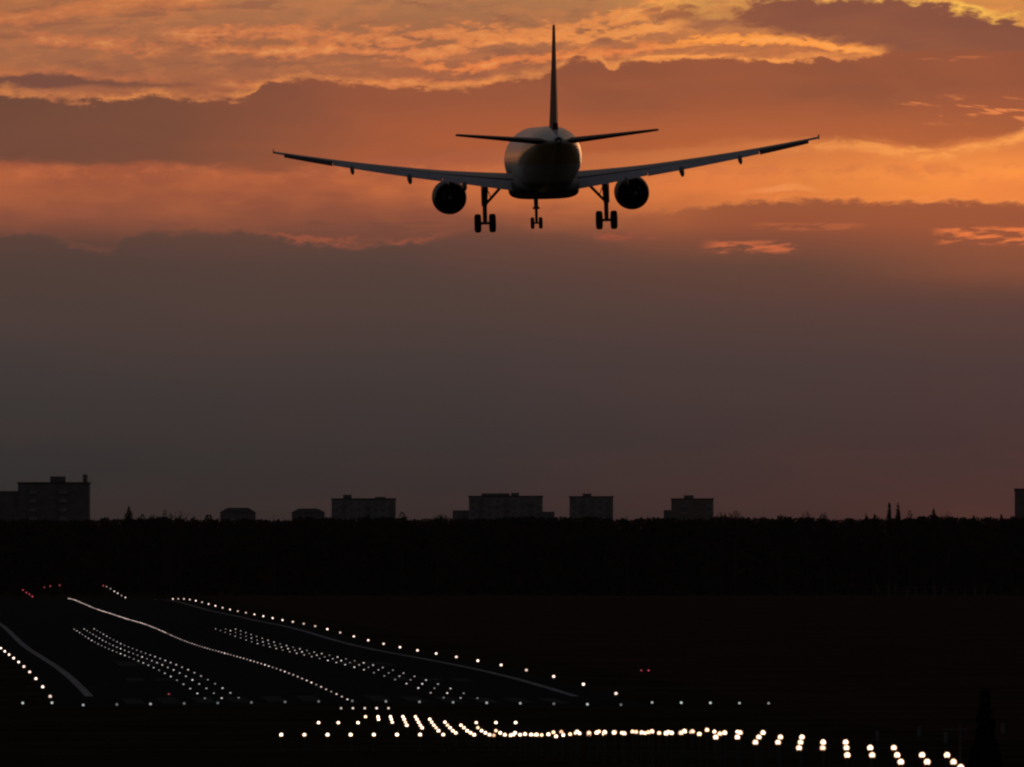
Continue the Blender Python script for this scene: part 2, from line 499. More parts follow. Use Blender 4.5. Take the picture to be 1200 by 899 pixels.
def lathe(bm, c, axis, prof, n=24, cap=True):
    """profile (along, radius) turned about an axis through c"""
    c, d = Vector(c), Vector(axis).normalized()
    x = d.orthogonal().normalized()
    y = d.cross(x)
    rings = [[c + d * s + (x * math.cos(t) + y * math.sin(t)) * r for t in [2 * math.pi * k / n for k in range(n)]] for s, r in prof]
    return loft(bm, rings, cap)


def box(bm, lo, hi):
    x0, y0, z0 = lo
    x1, y1, z1 = hi
    return loft(bm, [[(x0, y0, z0), (x1, y0, z0), (x1, y1, z0), (x0, y1, z0)], [(x0, y0, z1), (x1, y0, z1), (x1, y1, z1), (x0, y1, z1)]])


def bevel(bm, w, seg=1):
    bmesh.ops.bevel(bm, geom=list(bm.edges), offset=w, segments=seg, affect='EDGES')
    return bm


# ------------------------------------------------------------------ terrain profile along the runway axis
HEAD = math.atan(735.0 / F)                         # the runway runs 2.5 degrees left of the line of sight
AX = Vector((-math.sin(HEAD), math.cos(HEAD), 0))
LAT = Vector((math.cos(HEAD), math.sin(HEAD), 0))
C0 = 675000.0 / F
THR = 1232.0                                        # distance of the threshold

EDGE_Y = [813, 801.6, 792.4, 785, 779.4, 774.5, 770, 766, 762.5, 759, 755, 750.7, 746.5, 741, 737.5, 733.5, 731, 728.5, 727.5, 724.5,
          722, 720, 718.5, 716, 715, 712.4, 710, 708, 706, 703.8, 702.3, 702, 701.5, 702]
ez = [EYE - (y - HOR) * (1287 + 60 * k) / F - .3 for k, y in enumerate(EDGE_Y)]
for _ in range(2):
    ez = [ez[0]] + [(ez[i - 1] + 2 * ez[i] + ez[i + 1]) / 4 for i in range(1, len(ez) - 1)] + [ez[-1]]
PROF = [(-1500, 12.9), (-200, 12.8), (0, 12.6), (300, 7.6), (450, 4.6), (509, 3.9), (600, 3.5), (690, 2.9), (800, 1.7), (900, .55), (1000, .0), (1079, -.28), (1139, -.5), (1200, -.48), (1232, -.40)]
PROF += [(1287 + 60 * k, z) for k, z in enumerate(ez)]
PROF += [(3500, ez[-1] - .3), (4000, ez[-1] - .6), (6000, -1.2), (20000, -1.5)]


def prof(s):
    for (a, za), (b, zb) in zip(PROF, PROF[1:]):
        if s <= b:
            t = max(0, (s - a) / (b - a))
            t = t * t * (3 - 2 * t) * .35 + t * .65
            return za + (zb - za) * t
    return PROF[-1][1]


def camber(s, x):
    k = min(1, max(0, (s - 1150) / 80)) * min(1, max(0, (3420 - s) / 100))
    return k * (.38 * max(0, 1 - abs(x) / 25.7) - .15 * min(1, max(0, (abs(x) - 26) / 20)))


def ground(s, x):
    return prof(s) + camber(s, x)


def P(s, x, dz=0.0):
    """runway coordinates (distance, offset right of the centreline) to the world"""
    c = Vector((C0 - math.tan(HEAD) * s, s, 0)) + LAT * x
    c.z = ground(s, x) + dz
    return c


def sheet(name, m, rows, cols, dz):
    v, f = [], []
    for s in rows:
        for x in cols:
            v.append(P(s, x, dz))
    n = len(cols)
    for i in range(len(rows) - 1):
        for j in range(n - 1):
            a = i * n + j
            f.append((a, a + 1, a + n + 1, a + n))
    return link(name, pyd(name, v, f), m)


rows = [-1500, -700, -300, -100] + list(range(0, 1200, 20)) + list(range(1200, 3560, 10)) + [3600, 3700, 3850, 4000, 4300, 4700, 5200, 6000, 7500, 9000]
cols = [-3000, -2000, -1000, -400, -200, -120, -80, -60, -46, -36, -26, -22.6, -15, -8, -4, 0, 4, 8, 15, 22.6, 26, 36, 46, 60, 80, 120, 200, 400, 1000, 2000, 3000]
tag(sheet('ground', M['grass'], rows, cols, 0), kind='structure')
haze_tint_mat = mat('ground_haze_tint', (.044, .025, .019), .95, 0.0, var=.30, scale=.05)  # reddish haze glow painted into the ground colour on the right
tag(sheet('added_haze_tint_sheet', haze_tint_mat, list(range(520, 3560, 20)), [36, 46, 60, 80, 120, 200, 400], .03), kind='structure')  # added sheet that carries this tint over the grass
rrows = list(range(1226, 3340, 10))
rcols = [-26, -22.6, -15, -8, -4, 0, 4, 8, 15, 22.6, 26]
tag(sheet('runway', M['asphalt'], rrows, rcols, .02), kind='structure')


def stripes(name, m, quads):
    v, f = [], []
    for s0, s1, x0, x1 in quads:
        n = max(1, int((s1 - s0) / 10))
        for k in range(n):
            a, b = s0 + (s1 - s0) * k / n, s0 + (s1 - s0) * (k + 1) / n
            i = len(v)
            v += [P(a, x0, .034), P(a, x1, .034), P(b, x1, .034), P(b, x0, .034)]
            f.append((i, i + 1, i + 2, i + 3))
    return tag(link(name, pyd(name, v, f), m), kind='structure')


stripes('runway_edge_lines', M['line'], [(1286, 3300, -22.35, -21.6), (1286, 3300, 21.6, 22.35)])
marks = [(1240, 1270, x, x + 1.7) for k in range(6) for x in (2.2 + 3.1 * k, -3.9 - 3.1 * k)]
marks += [(s, s + 30, -.45, .45) for s in range(1310, 3260, 50)]
marks += [(1532, 1590, 9, 15), (1532, 1590, -15, -9)]
marks += [(s, s + 22, q * x - .9, q * x + .9) for s, xs in ((1382, (10, 13, 16)), (1682, (10, 13)), (1832, (10, 13)), (1982, (10,))) for x in xs for q in (-1, 1)]
stripes('runway_markings', M['mark'], marks)


# ------------------------------------------------------------------ lamps
ONES = ['', 'first', 'second', 'third', 'fourth', 'fifth', 'sixth', 'seventh', 'eighth', 'ninth', 'tenth', 'eleventh', 'twelfth', 'thirteenth', 'fourteenth',
        'fifteenth', 'sixteenth', 'seventeenth', 'eighteenth', 'nineteenth']
TENS = ['', '', 'twent', 'thirt', 'fort', 'fift', 'sixt', 'sevent', 'eight', 'ninet']


def ordn(n):
    if n >= 100:
        return 'hundredth' if n == 100 else 'hundred and ' + ordn(n - 100)
    if n < 20: return ONES[n]
    t, o = divmod(n, 10)
    return TENS[t] + ('ieth' if o == 0 else 'y-' + ONES[o])


def lamp_mesh(name, lens, r, mast=0.0, flat=False, glow=None):
    """a glowing glass dome on a dark cup, on a mast where it stands off the ground; origin at the lens"""
    bm = bmesh.new()
    prof_l = [(r * math.sin(a) * (.75 if flat else 1), r * math.cos(a)) for a in [R(t) for t in range(-60, 91, 15)]]
    prof_l[-1] = (prof_l[-1][0], r * .02)
    lathe(bm, (0, 0, 0), (0, 0, 1), prof_l, 12)
    nl = len(bm.faces)
    if glow:                                         # added glowing ring behind the lens, standing in for lens glare
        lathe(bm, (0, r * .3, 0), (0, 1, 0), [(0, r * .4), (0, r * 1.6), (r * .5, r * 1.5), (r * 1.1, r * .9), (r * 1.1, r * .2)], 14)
    ng = len(bm.faces)
    lathe(bm, (0, 0, 0), (0, 0, 1), [(-r * 1.25, r * .75), (-r * .80, r * .62)], 10)
    if mast > r * 1.3:
        tube(bm, (0, 0, -mast - .15), (0, 0, -r * 1.26), .05, .04, 8)
        lathe(bm, (0, 0, -mast), (0, 0, 1), [(-.1, .16), (.03, .14)], 8)
    me = bpy.data.meshes.new(name)
    for i, f in enumerate(bm.faces):
        f.material_index = 0 if i < nl else 2 if i < ng else 1
        f.smooth = i < nl
    bm.normal_update()
    bm.to_mesh(me)
    bm.free()
    me.materials.append(lens)
    me.materials.append(M['house'])
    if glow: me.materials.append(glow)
    return me


def put(name, me, loc, label, cat, group):
    o = bpy.data.objects.new(name, me)
    o.location = loc
    COL.objects.link(o)
    return tag(o, label, cat, group)


rl = random.Random(21)


def lamps(kind, r, mast, flat=False, weights=(1, 2, 3, 1)):
    """one mesh per level of brightness, and a chooser"""
    ms = [lamp_mesh(kind + '_lamp', m, r, mast, flat, HALO2 if kind == 'edge' else None) for m in L[kind]]
    return lambda w=weights: rl.choices(ms, w)[0]


# runway edge lights: 60 m apart on both sides
em = lamps('edge', .108, .3)
dim_r = {3, 6, 13, 15, 16, 22, 23, 28, 31, 32}
for k in range(34):
    s = 1287 + 60 * k
    put('edge_light', em((3, 2, 0, 0) if k in dim_r else (0, 1, 3, 2)), P(s, 25.7, .3), f'white runway light in the right-hand edge row, {ordn(k + 1)} from the near end', 'runway light', 'white lights along the right runway edge')
for k in range(11):
    s = 1271 + 60 * k
    put('edge_light', em((3, 1, 0, 0) if k in (0, 4) else (0, 1, 3, 2)), P(s, -25.7, .3), f'white runway light in the left-hand edge row, {ordn(k + 1)} from the near end', 'runway light', 'white lights along the left runway edge')

# centreline lights: 15 m apart
cm = lamps('cen', .085, 0, True)
for k in range(127):
    s = 1245 + 15 * k
    wts = (5, 2, 0, 0) if 1740 < s < 1960 else (0, 1, 3, 3) if s > 2050 else (3, 3, 2, 1)
    put('centreline_light', cm(wts), P(s, 0, .06), f'lamp in the dense centreline row, {ordn(k + 1)} from near end', 'centreline light', 'lamps along the runway centreline')

# touchdown-zone lights: rows of three either side, 30 m apart
tm = lamps('tdz', .085, 0, True, (4, 4, 3, 1))
for k in range(30):
    s = 1262 + 30 * k
    for side, word in ((-1, 'left'), (1, 'right')):
        xs = sorted(side * (9.1 + 1.5 * j) for j in range(3))
        for x, pos in zip(xs, ('left', 'middle', 'right')):
            put('touchdown_light', tm(), P(s, x, .06), f'{pos} lamp of the {ordn(k + 1)} trio {word} of the runway centreline',
                'touchdown light', f'touchdown lamps {word} of the centreline')

# threshold lights, 3 m apart, and wing bars outside them
hm = lamps('thr', .11, .12)
for k in range(17):
    x = -23.3 + 46.6 * k / 16
    put('threshold_light', hm((0, 1, 3, 1) if k in (0, 2, 12, 13, 15) else (4, 1, 0, 0)), P(THR, x, .12), f'faint lamp across the runway threshold, {ordn(k + 1)} from the left', 'threshold light', 'lamps across the runway threshold')
for side, word in ((-1, 'left'), (1, 'right')):
    for k in range(5 if side > 0 else 2):
        x = side * (26.0 + 2.53 * k)
        put('threshold_light', hm((0, 2, 3, 1)), P(THR, x, .35), f'faint lamp in the {word} wing bar outside the threshold, {ordn(k + 1)} from the runway', 'threshold light', f'lamps of the {word} wing bar')

# approach lights: barrettes of five, crossbars 150 m and 300 m out
LAMP_Y = {1200: 830, 1139: 840, 1109: 843, 1079: 846.5, 1049: 850, 1019: 853, 989: 856.5, 959: 859, 929: 861.2, 899: 862, 869: 861, 839: 859.5, 809: 858.5, 779: 858,
          749: 857.5, 719: 857.5, 689: 858.5, 659: 864, 629: 870, 599: 876.5, 569: 885, 539: 893, 509: 899.5}
am = {}


def app_lamp(s, x, z, label, group, key='app'):
    mast = z - ground(s, x)
    q = max(.15, round(mast * 5) / 5)
    lv = rl.choices(range(4), (1, 2, 3, 2))[0]
    if (q, key, lv) not in am:
        am[(q, key, lv)] = lamp_mesh('approach_light', L[key][lv], {'app': .086, 'app2': .078, 'bar': .095}[key], q, False, None if key == 'bar' else HALO)
    put('approach_light', am[(q, key, lv)], (*P(s, x).xy, z), label, 'approach light', group)


for i, (s, y) in enumerate(LAMP_Y.items()):
    z = EYE - (y - HOR) * s / F
    for j in range(5):
        if s == 539 and j > 2 or s == 509 and j > 0:
            continue
        mid = 929 > s > 670
        key = 'bar' if s == 1200 else 'app2' if (mid and rl.random() < .5) else 'app'
        zz = z + (rl.uniform(-.09, .09) if mid else 0)
        app_lamp(s, (j - 2) * 1.0 + (rl.uniform(-.12, .12) if mid else 0), zz, f'approach lamp {ordn(j + 1)} from left in the {ordn(i + 1)} bar from the threshold',
                 'approach lamps in bars of five', key)
zb = EYE - (847 - HOR) * 1082 / F
for side, word in ((-1, 'left'), (1, 'right')):
    for k in range(3):
        app_lamp(1082, side * (4.5 + 1.5 * k), zb, f'white lamp of the short {word}-hand crossbar, {ordn(k + 1)} from the centreline', 'lamps of the short crossbar')
zb = EYE - (861 - HOR) * 922 / F
for side, word in ((-1, 'left'), (1, 'right')):
    for k in range(8):
        app_lamp(922, side * (4.3 + 1.5 * k), zb + (0 if side < 0 else rl.uniform(.05, .2)), f'white lamp in the {word} half of the long crossbar, {ordn(k + 1)} from the centreline', 'lamps of the long crossbar')


# far red and white lights
def px(x, y, d):
    return Vector(((x - 600) * d / F, d, EYE - (y - HOR) * d / F))


rm = lamps('red', .19, .6)
rmn = lamps('red', .11, .6)
wm = lamps('taxi', .15, .4)
for k, (x, y, d) in enumerate([(27, 691.5, 3420), (31, 694.5, 3370), (34.5, 696.5, 3330), (38, 699, 3290)]):
    put('red_light', rm((2, 3, 1, 0)), px(x, y, d), f'faint red lamp in the sloping far-left cluster, {ordn(k + 1)} from top', 'red light', 'red lamps at the far left')
for k, (x, y, d) in enumerate([(52, 688.5, 3450), (59, 687, 3450), (70, 686, 3450)]):
    put('red_light', rm((4, 0, 0, 0) if k == 0 else (0, 3, 1, 0)), px(x, y, d), f'faint red lamp in the level far trio, {ordn(k + 1)} from the left', 'red light', 'red lamps at the far end')
for x, y, d, lab in ((198, 814, 1290, 'single red lamp near the threshold left of the touchdown lights'),
                     (751.5, 786, 1500, 'left one of two red lamps on the grass right of the runway'),
                     (760, 786, 1500, 'right one of two red lamps on the grass right of the runway')):
    put('red_light', rmn((0, 1, 2, 0)), px(x, y, d), lab, 'red light', 'red lamps by the runway')
for k, (x, y, d) in enumerate([(121, 686.5, 3500), (125, 687.5, 3480), (129.5, 690, 3440), (134, 693, 3400), (138, 695.3, 3360), (142.5, 698, 3330), (147, 700.2, 3300)]):
    put('taxiway_light', rm((0, 1, 0, 0)) if k == 0 else wm(), px(x, y, d), f'small lamp in the short sloping row past the centreline, {ordn(k + 1)} from its far end', 'taxiway light', 'lamps of the short far row')


# ------------------------------------------------------------------ airliner
def airfoil(n=11):
    """closed section, chord 1 along -y from the leading edge, thickness 1 over the chord"""
    up, lo = [], []
    for k in range(n):
        t = (1 - math.cos(math.pi * k / (n - 1))) / 2
        h = 5 * (.2969 * math.sqrt(t) - .126 * t - .3516 * t * t + .2843 * t ** 3 - .1036 * t ** 4)
        up.append((t, h))
        lo.append((t, -h * .75))
    return up + lo[-2:0:-1]


AF = airfoil()


def section(le, chord, thick, defl=0.0, lean=0.0, t0=0.0, t1=1.0):
    """aerofoil ring: le = leading edge point, thick = fraction; t0..t1 keeps a slice of the chord"""
    pts = []
    c, s = math.cos(defl), math.sin(defl)
    for t, h in AF:
        tt = min(max(t, t0), t1)
        if tt != t:
            k = max(range(1, 11), key=lambda i: -abs(AF[i][0] - tt))
            h = (AF[k][1] if h >= 0 else -.75 * AF[k][1]) * .98
        y, z = -tt * chord, h * thick * chord
        pts.append((le[0], le[1] + y * c - z * s * -1 * 0 - z * s, le[2] + y * s * 1.0 + z * c))
    return pts


def surface(name, m, secs, parent, sm=True):
    bm = bmesh.new()
    loft(bm, [section(*q) if isinstance(q, tuple) else q for q in secs])
    o = link(name, from_bm(name, bm), m, parent, sm)
    if sm:
        md = o.modifiers.new('edge', 'EDGE_SPLIT')
        md.split_angle = R(40)
    return o


def build_airliner():
    d0 = 889.0
    root = empty('airliner', px(637.5, 187.0, d0))
    root.rotation_mode = 'XYZ'
    PITCH, ROLL = 1.4, 1.6
    mtx = Matrix.Rotation(R(2.5), 4, 'Z') @ Matrix.Rotation(R(PITCH), 4, 'X') @ Matrix.Rotation(R(-ROLL), 4, 'Y')
    root.rotation_euler = mtx.to_euler('XYZ')
    tag(root, 'twin-engined jet airliner seen from behind, landing with wheels and flaps down', 'airliner')
    N0 = 17.7                                       # nose station; y = N0 - distance from the nose

    # fuselage
    st = [(0, .03, -.50, -.58), (.15, .35, -.20, -.90), (.5, .72, .10, -1.22), (1.1, 1.12, .52, -1.52), (2.0, 1.50, 1.15, -1.80), (3.2, 1.80, 1.75, -1.98), (4.5, 1.93, 2.0, -2.05), (6, 1.975, 2.07, -2.07)]
    st += [(s, 1.975, 2.07, -2.07) for s in (8, 10, 12, 14, 16, 18, 20, 22, 24)]
    st += [(26, 1.95, 2.07, -1.86), (27.5, 1.88, 2.06, -1.52), (29, 1.76, 2.04, -1.12), (30.5, 1.58, 2.0, -.70), (32, 1.36, 1.94, -.28), (33.5, 1.10, 1.84, .10), (35, .80, 1.70, .46), (36.2, .54, 1.55, .72), (37.1, .36, 1.42, .86), (37.57, .25, 1.34, .92)]
    bm = bmesh.new()
    rings = []
    for s, w, t, b in st:
        zc, h = (t + b) / 2, (t - b) / 2
        rings.append([(w * math.cos(a), N0 - s, zc + h * math.sin(a)) for a in [2 * math.pi * k / 40 for k in range(40)]])
    loft(bm, rings)
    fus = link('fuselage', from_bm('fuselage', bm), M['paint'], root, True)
    bm = bmesh.new()
    lathe(bm, (0, N0 - 37.5, 1.13), (0, -1, -.05), [(0, .22), (.22, .19), (.20, .14), (.02, .13)], 16)
    link('exhaust_outlet', from_bm('exhaust_outlet', bm), M['hot'], fus, True)
    bm = bmesh.new()                                 # belly fairing
    rings = []
    for s, w, t, b in ((10.8, 1.2, -1.75, -1.95), (11.6, 1.75, -1.25, -2.16), (12.8, 2.05, -1.0, -2.38), (14.5, 2.15, -.95, -2.48), (18, 2.15, -.95, -2.48), (20, 2.02, -1.05, -2.40), (21.5, 1.75, -1.35, -2.22), (22.8, 1.2, -1.7, -2.02)):
        zc, h = (t + b) / 2, (t - b) / 2
        ring = []
        for a in [2 * math.pi * k / 32 for k in range(32)]:
            ca, sa = math.cos(a), math.sin(a)
            e = .55
            ring.append((w * math.copysign(abs(ca) ** e, ca), N0 - s, zc + h * math.copysign(abs(sa) ** e, sa)))
        rings.append(ring)
    loft(bm, rings)
    link('belly_fairing', from_bm('belly_fairing', bm), M['nacelle'], root, True)

    # wings: (span, leading edge from nose, chord, z, thickness)
    def wing_at(x):
        if x < 6.4:
            k = (x - 1.2) / 5.2
            le, ch = 11.95 + (14.75 - 11.95) * k, 6.95 + (4.15 - 6.95) * k
        else:
            k = (x - 6.4) / 10.6
            le, ch = 14.75 + (20.2 - 14.75) * k, 4.15 + (1.5 - 4.15) * k
        z = -1.22 + .098 * (x - 1.98) + .0029 * max(0, x - 1.98) ** 2
        th = .152 - .048 * min(1, (x - 1.2) / 12)
        return le, ch, z, th

    for sg in (-1, 1):
        secs = []
        for x in (1.2, 2.0, 3.5, 5.0, 6.4, 8, 10, 12, 13.3, 15, 16.3):
            le, ch, z, th = wing_at(x)
            secs.append(((sg * x, N0 - le, z), ch, th, R(1.5), 0, 0.0, .77))
        w = surface('wing', M['wing'], secs, root)
        secs = []                                    # outer tip keeps its whole chord
        for x in (16.3, 16.7, 17.0):
            le, ch, z, th = wing_at(x)
            secs.append(((sg * x, N0 - le, z), ch, th, R(1.5)))
        surface('wing_tip', M['wing'], secs, w)
        le, ch, z, th = wing_at(17.0)                # arrow-shaped tip fence
        bm = bmesh.new()
        out = [(N0 - le - .15, z), (N0 - le - 1.05, z + .20), (N0 - le - 1.5, z + .21), (N0 - le - 1.62, z), (N0 - le - 1.5, z - .10), (N0 - le - 1.0, z - .09)]
        loft(bm, [[(sg * 16.99, y, q) for y, q in out], [(sg * 17.02, y, q) for y, q in out]])
        link('wing_fence', from_bm('wing_fence', bm), M['flap'], w)

        def flap(name, m, xa, xb, cf, drop, defl, n=5):
            secs = []
            for k in range(n):
                x = xa + (xb - xa) * k / (n - 1)
                le, ch, z, th = wing_at(x)
                tw = R(1.5)
                fl = .76 * ch + .05 * ch * (defl > 10)
                secs.append(((sg * x, N0 - le - fl, z - fl * math.sin(tw) - drop * ch + .02 * ch), ch * cf, .13, R(defl)))
            return surface(name, m, secs, w)
        flap('inboard_flap', M['flap'], 2.0, 6.41, .22, .010, 25)
        flap('outboard_flap', M['flap'], 6.43, 13.3, .265, .008, 24)
        flap('aileron', M['fin'], 13.33, 16.35, .35, .004, 22, 4)
        for x, ln in ((5.05, 1.0), (8.5, 1.0), (12.1, .85)):   # flap-track fairings
            le, ch, z, th = wing_at(x)
            yb, zb_ = N0 - le - .60 * ch, z - .055 * ch
            bm = bmesh.new()
            rings = []
            for t, rr in ((0, .02), (.35, .13), (.9, .19), (1.6, .20), (2.3, .16), (2.9, .04)):
                t, rr = t * ln, rr * ln
                zz = zb_ - .10 - .08 * t - max(0, t - 1.1) * .14
                rings.append([(sg * x + rr * .8 * math.cos(a), yb - t, zz + rr * 1.35 * math.sin(a)) for a in [2 * math.pi * k / 12 for k in range(12)]])
            loft(bm, rings)
            link('flap_track_fairing', from_bm('flap_track_fairing', bm), M['nacelle'], w, True)

        # engine under the wing
        ex, ey, ezz = sg * 5.75, N0 - 11.9, -2.20
        bm = bmesh.new()
        lathe(bm, (ex, ey, ezz), (0, -1, -.03), [(-1.75, .90), (-1.68, .97), (-1.2, 1.07), (-.4, 1.10), (.6, 1.07), (1.5, .98), (1.75, .92), (1.74, .87), (.9, .90), (-.9, .86), (-1.66, .86)], 36, cap=False)
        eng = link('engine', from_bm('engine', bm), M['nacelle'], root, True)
        bm = bmesh.new()
        lathe(bm, (ex, ey, ezz), (0, -1, -.03), [(-.4, .86), (-.3, .60), (1.4, .62), (2.2, .50), (2.7, .40), (2.66, .35), (2.0, .34)], 28)
        link('core_nozzle', from_bm('core_nozzle', bm), M['hot'], eng, True)
        bm = bmesh.new()
        lathe(bm, (ex, ey, ezz), (0, -1, -.03), [(1.9, .30), (2.6, .24), (3.1, .06)], 20)
        link('exhaust_cone', from_bm('exhaust_cone', bm), M['metal'], eng, True)
        bm = bmesh.new()
        lathe(bm, (ex, ey, ezz), (0, 1, .03), [(.9, .86), (.95, .28), (1.35, .03)], 24)
        link('fan', from_bm('fan', bm), M['hot'], eng, True)
        bm = bmesh.new()
        loft(bm, [[(ex - .19, ey + .9, ezz + 1.05), (ex + .19, ey + .9, ezz + 1.05), (ex + .17, ey - 3.4, ezz + .75), (ex - .17, ey - 3.4, ezz + .75)],
                  [(ex - .12, ey + .2, ezz + 1.35), (ex + .12, ey + .2, ezz + 1.35), (ex + .12, ey - 3.9, ezz + 1.40), (ex - .12, ey - 3.9, ezz + 1.40)]])
        link('engine_pylon', from_bm('engine_pylon', bm), M['wing'], eng)

        # tailplane
        secs = []
        for x, le, ch in ((.3, 31.9, 3.9), (1.2, 32.45, 3.45), (3.5, 33.9, 2.45), (5.6, 35.2, 1.6), (6.1, 35.5, 1.35), (6.22, 35.75, .95)):
            z = 1.04 + .105 * (x - .8)
            secs.append(((sg * x, N0 - le, z), ch, .10, R(-1.5)))
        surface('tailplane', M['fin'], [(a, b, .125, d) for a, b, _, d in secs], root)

        # main gear
        gx, gy = sg * 3.80, -.35
        bm = bmesh.new()
        tube(bm, (sg * 3.72, gy + .05, -1.3), (gx, gy, -2.75), .19, .17, 14)
        tube(bm, (gx, gy, -2.7), (gx, gy, -3.9), .145, .13, 14)
        tube(bm, (gx - .55, gy, -3.88), (gx + .55, gy, -3.88), .09, .09, 12)
        tube(bm, (gx, gy - .02, -2.75), (gx, gy - .28, -3.25), .05, .05, 8)
        tube(bm, (gx, gy - .28, -3.25), (gx, gy - .06, -3.75), .05, .05, 8)
        gear = link('main_landing_gear', from_bm('main_landing_gear', bm), M['strut'], root)
        bm = bmesh.new()
        tube(bm, (gx - sg * .04, gy, -2.72), (sg * 2.62, gy + .1, -1.5), .085, .095, 10)
        tube(bm, (gx - sg * .4, gy + .05, -2.28), (gx - sg * .12, gy + .02, -1.6), .03, .03, 8)
        link('side_brace', from_bm('side_brace', bm), M['strut'], gear)
        bm = bmesh.new()
        box(bm, (gx + sg * .17 - .02, gy - .42, -2.80), (gx + sg * .17 + .02, gy + .42, -1.5))
        link('gear_door', from_bm('gear_door', bm), M['wing'], gear)
        for q in (-1, 1):
            bm = bmesh.new()
            lathe(bm, (gx + q * .46, gy, -3.88), (1, 0, 0), [(-.20, .30), (-.205, .46), (-.17, .555), (-.10, .585), (.10, .585), (.17, .555), (.205, .46), (.20, .30)], 28)
            wh = link('wheel', from_bm('wheel', bm), M['tyre'], gear, True)
            bm = bmesh.new()
            lathe(bm, (gx + q * .46, gy, -3.88), (1, 0, 0), [(-.215, .10), (-.21, .28), (.21, .28), (.215, .10)], 18)
            link('wheel_hub', from_bm('wheel_hub', bm), M['hub'], wh, True)

    # fin with rudder
    def fin_sec(z, le, ch, th, t0, t1):
        r = section((0, N0 - le, 0), ch, th, 0, 0, t0, t1)
        return [(p[2] * 1.0, p[1], z) for p in r]
    zs = [(1.75, 28.6, 7.0, .085), (2.2, 29.3, 6.3, .088), (4.0, 31.0, 4.95, .088), (6.0, 32.85, 3.45, .088), (7.6, 34.25, 2.3, .092), (8.15, 34.65, 1.9, .09), (8.23, 34.95, 1.5, .05)]
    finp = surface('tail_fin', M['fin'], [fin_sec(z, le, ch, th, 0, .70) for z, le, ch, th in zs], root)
    surface('rudder', M['fin'], [[(p[0] * .96, p[1], p[2]) for p in fin_sec(z, le, ch, th, .71, 1)] for z, le, ch, th in zs[1:-1]], finp)

    # nose gear
    ny = 12.55
    bm = bmesh.new()
    tube(bm, (0, ny + .25, -1.9), (0, ny, -3.05), .15, .14, 12)
    tube(bm, (0, ny, -3.0), (0, ny, -4.02), .10, .09, 12)
    tube(bm, (-.32, ny, -4.0), (.32, ny, -4.0), .055, .055, 10)
    tube(bm, (0, ny + .02, -2.95), (0, ny + 1.1, -2.0), .05, .05, 8)
    box(bm, (-.22, ny - .06, -3.12), (.22, ny + .02, -2.98))
    ng = link('nose_landing_gear', from_bm('nose_landing_gear', bm), M['strut'], root)
    for q in (-1, 1):
        bm = bmesh.new()
        lathe(bm, (q * .26, ny, -4.0), (1, 0, 0), [(-.11, .18), (-.115, .30), (-.08, .37), (.08, .37), (.115, .30), (.11, .18)], 24)
        wh = link('wheel', from_bm('wheel', bm), M['tyre'], ng, True)
        bm = bmesh.new()
        lathe(bm, (q * .26, ny, -4.0), (1, 0, 0), [(-.12, .05), (-.118, .17), (.118, .17), (.12, .05)], 16)
        link('wheel_hub', from_bm('wheel_hub', bm), M['hub'], wh, True)
        bm = bmesh.new()
        box(bm, (q * .42 - .02, ny - .7, -2.42), (q * .42 + .02, ny + .5, -1.95))
        link('gear_door', from_bm('gear_door', bm), M['wing'], ng)
    return root


build_airliner()


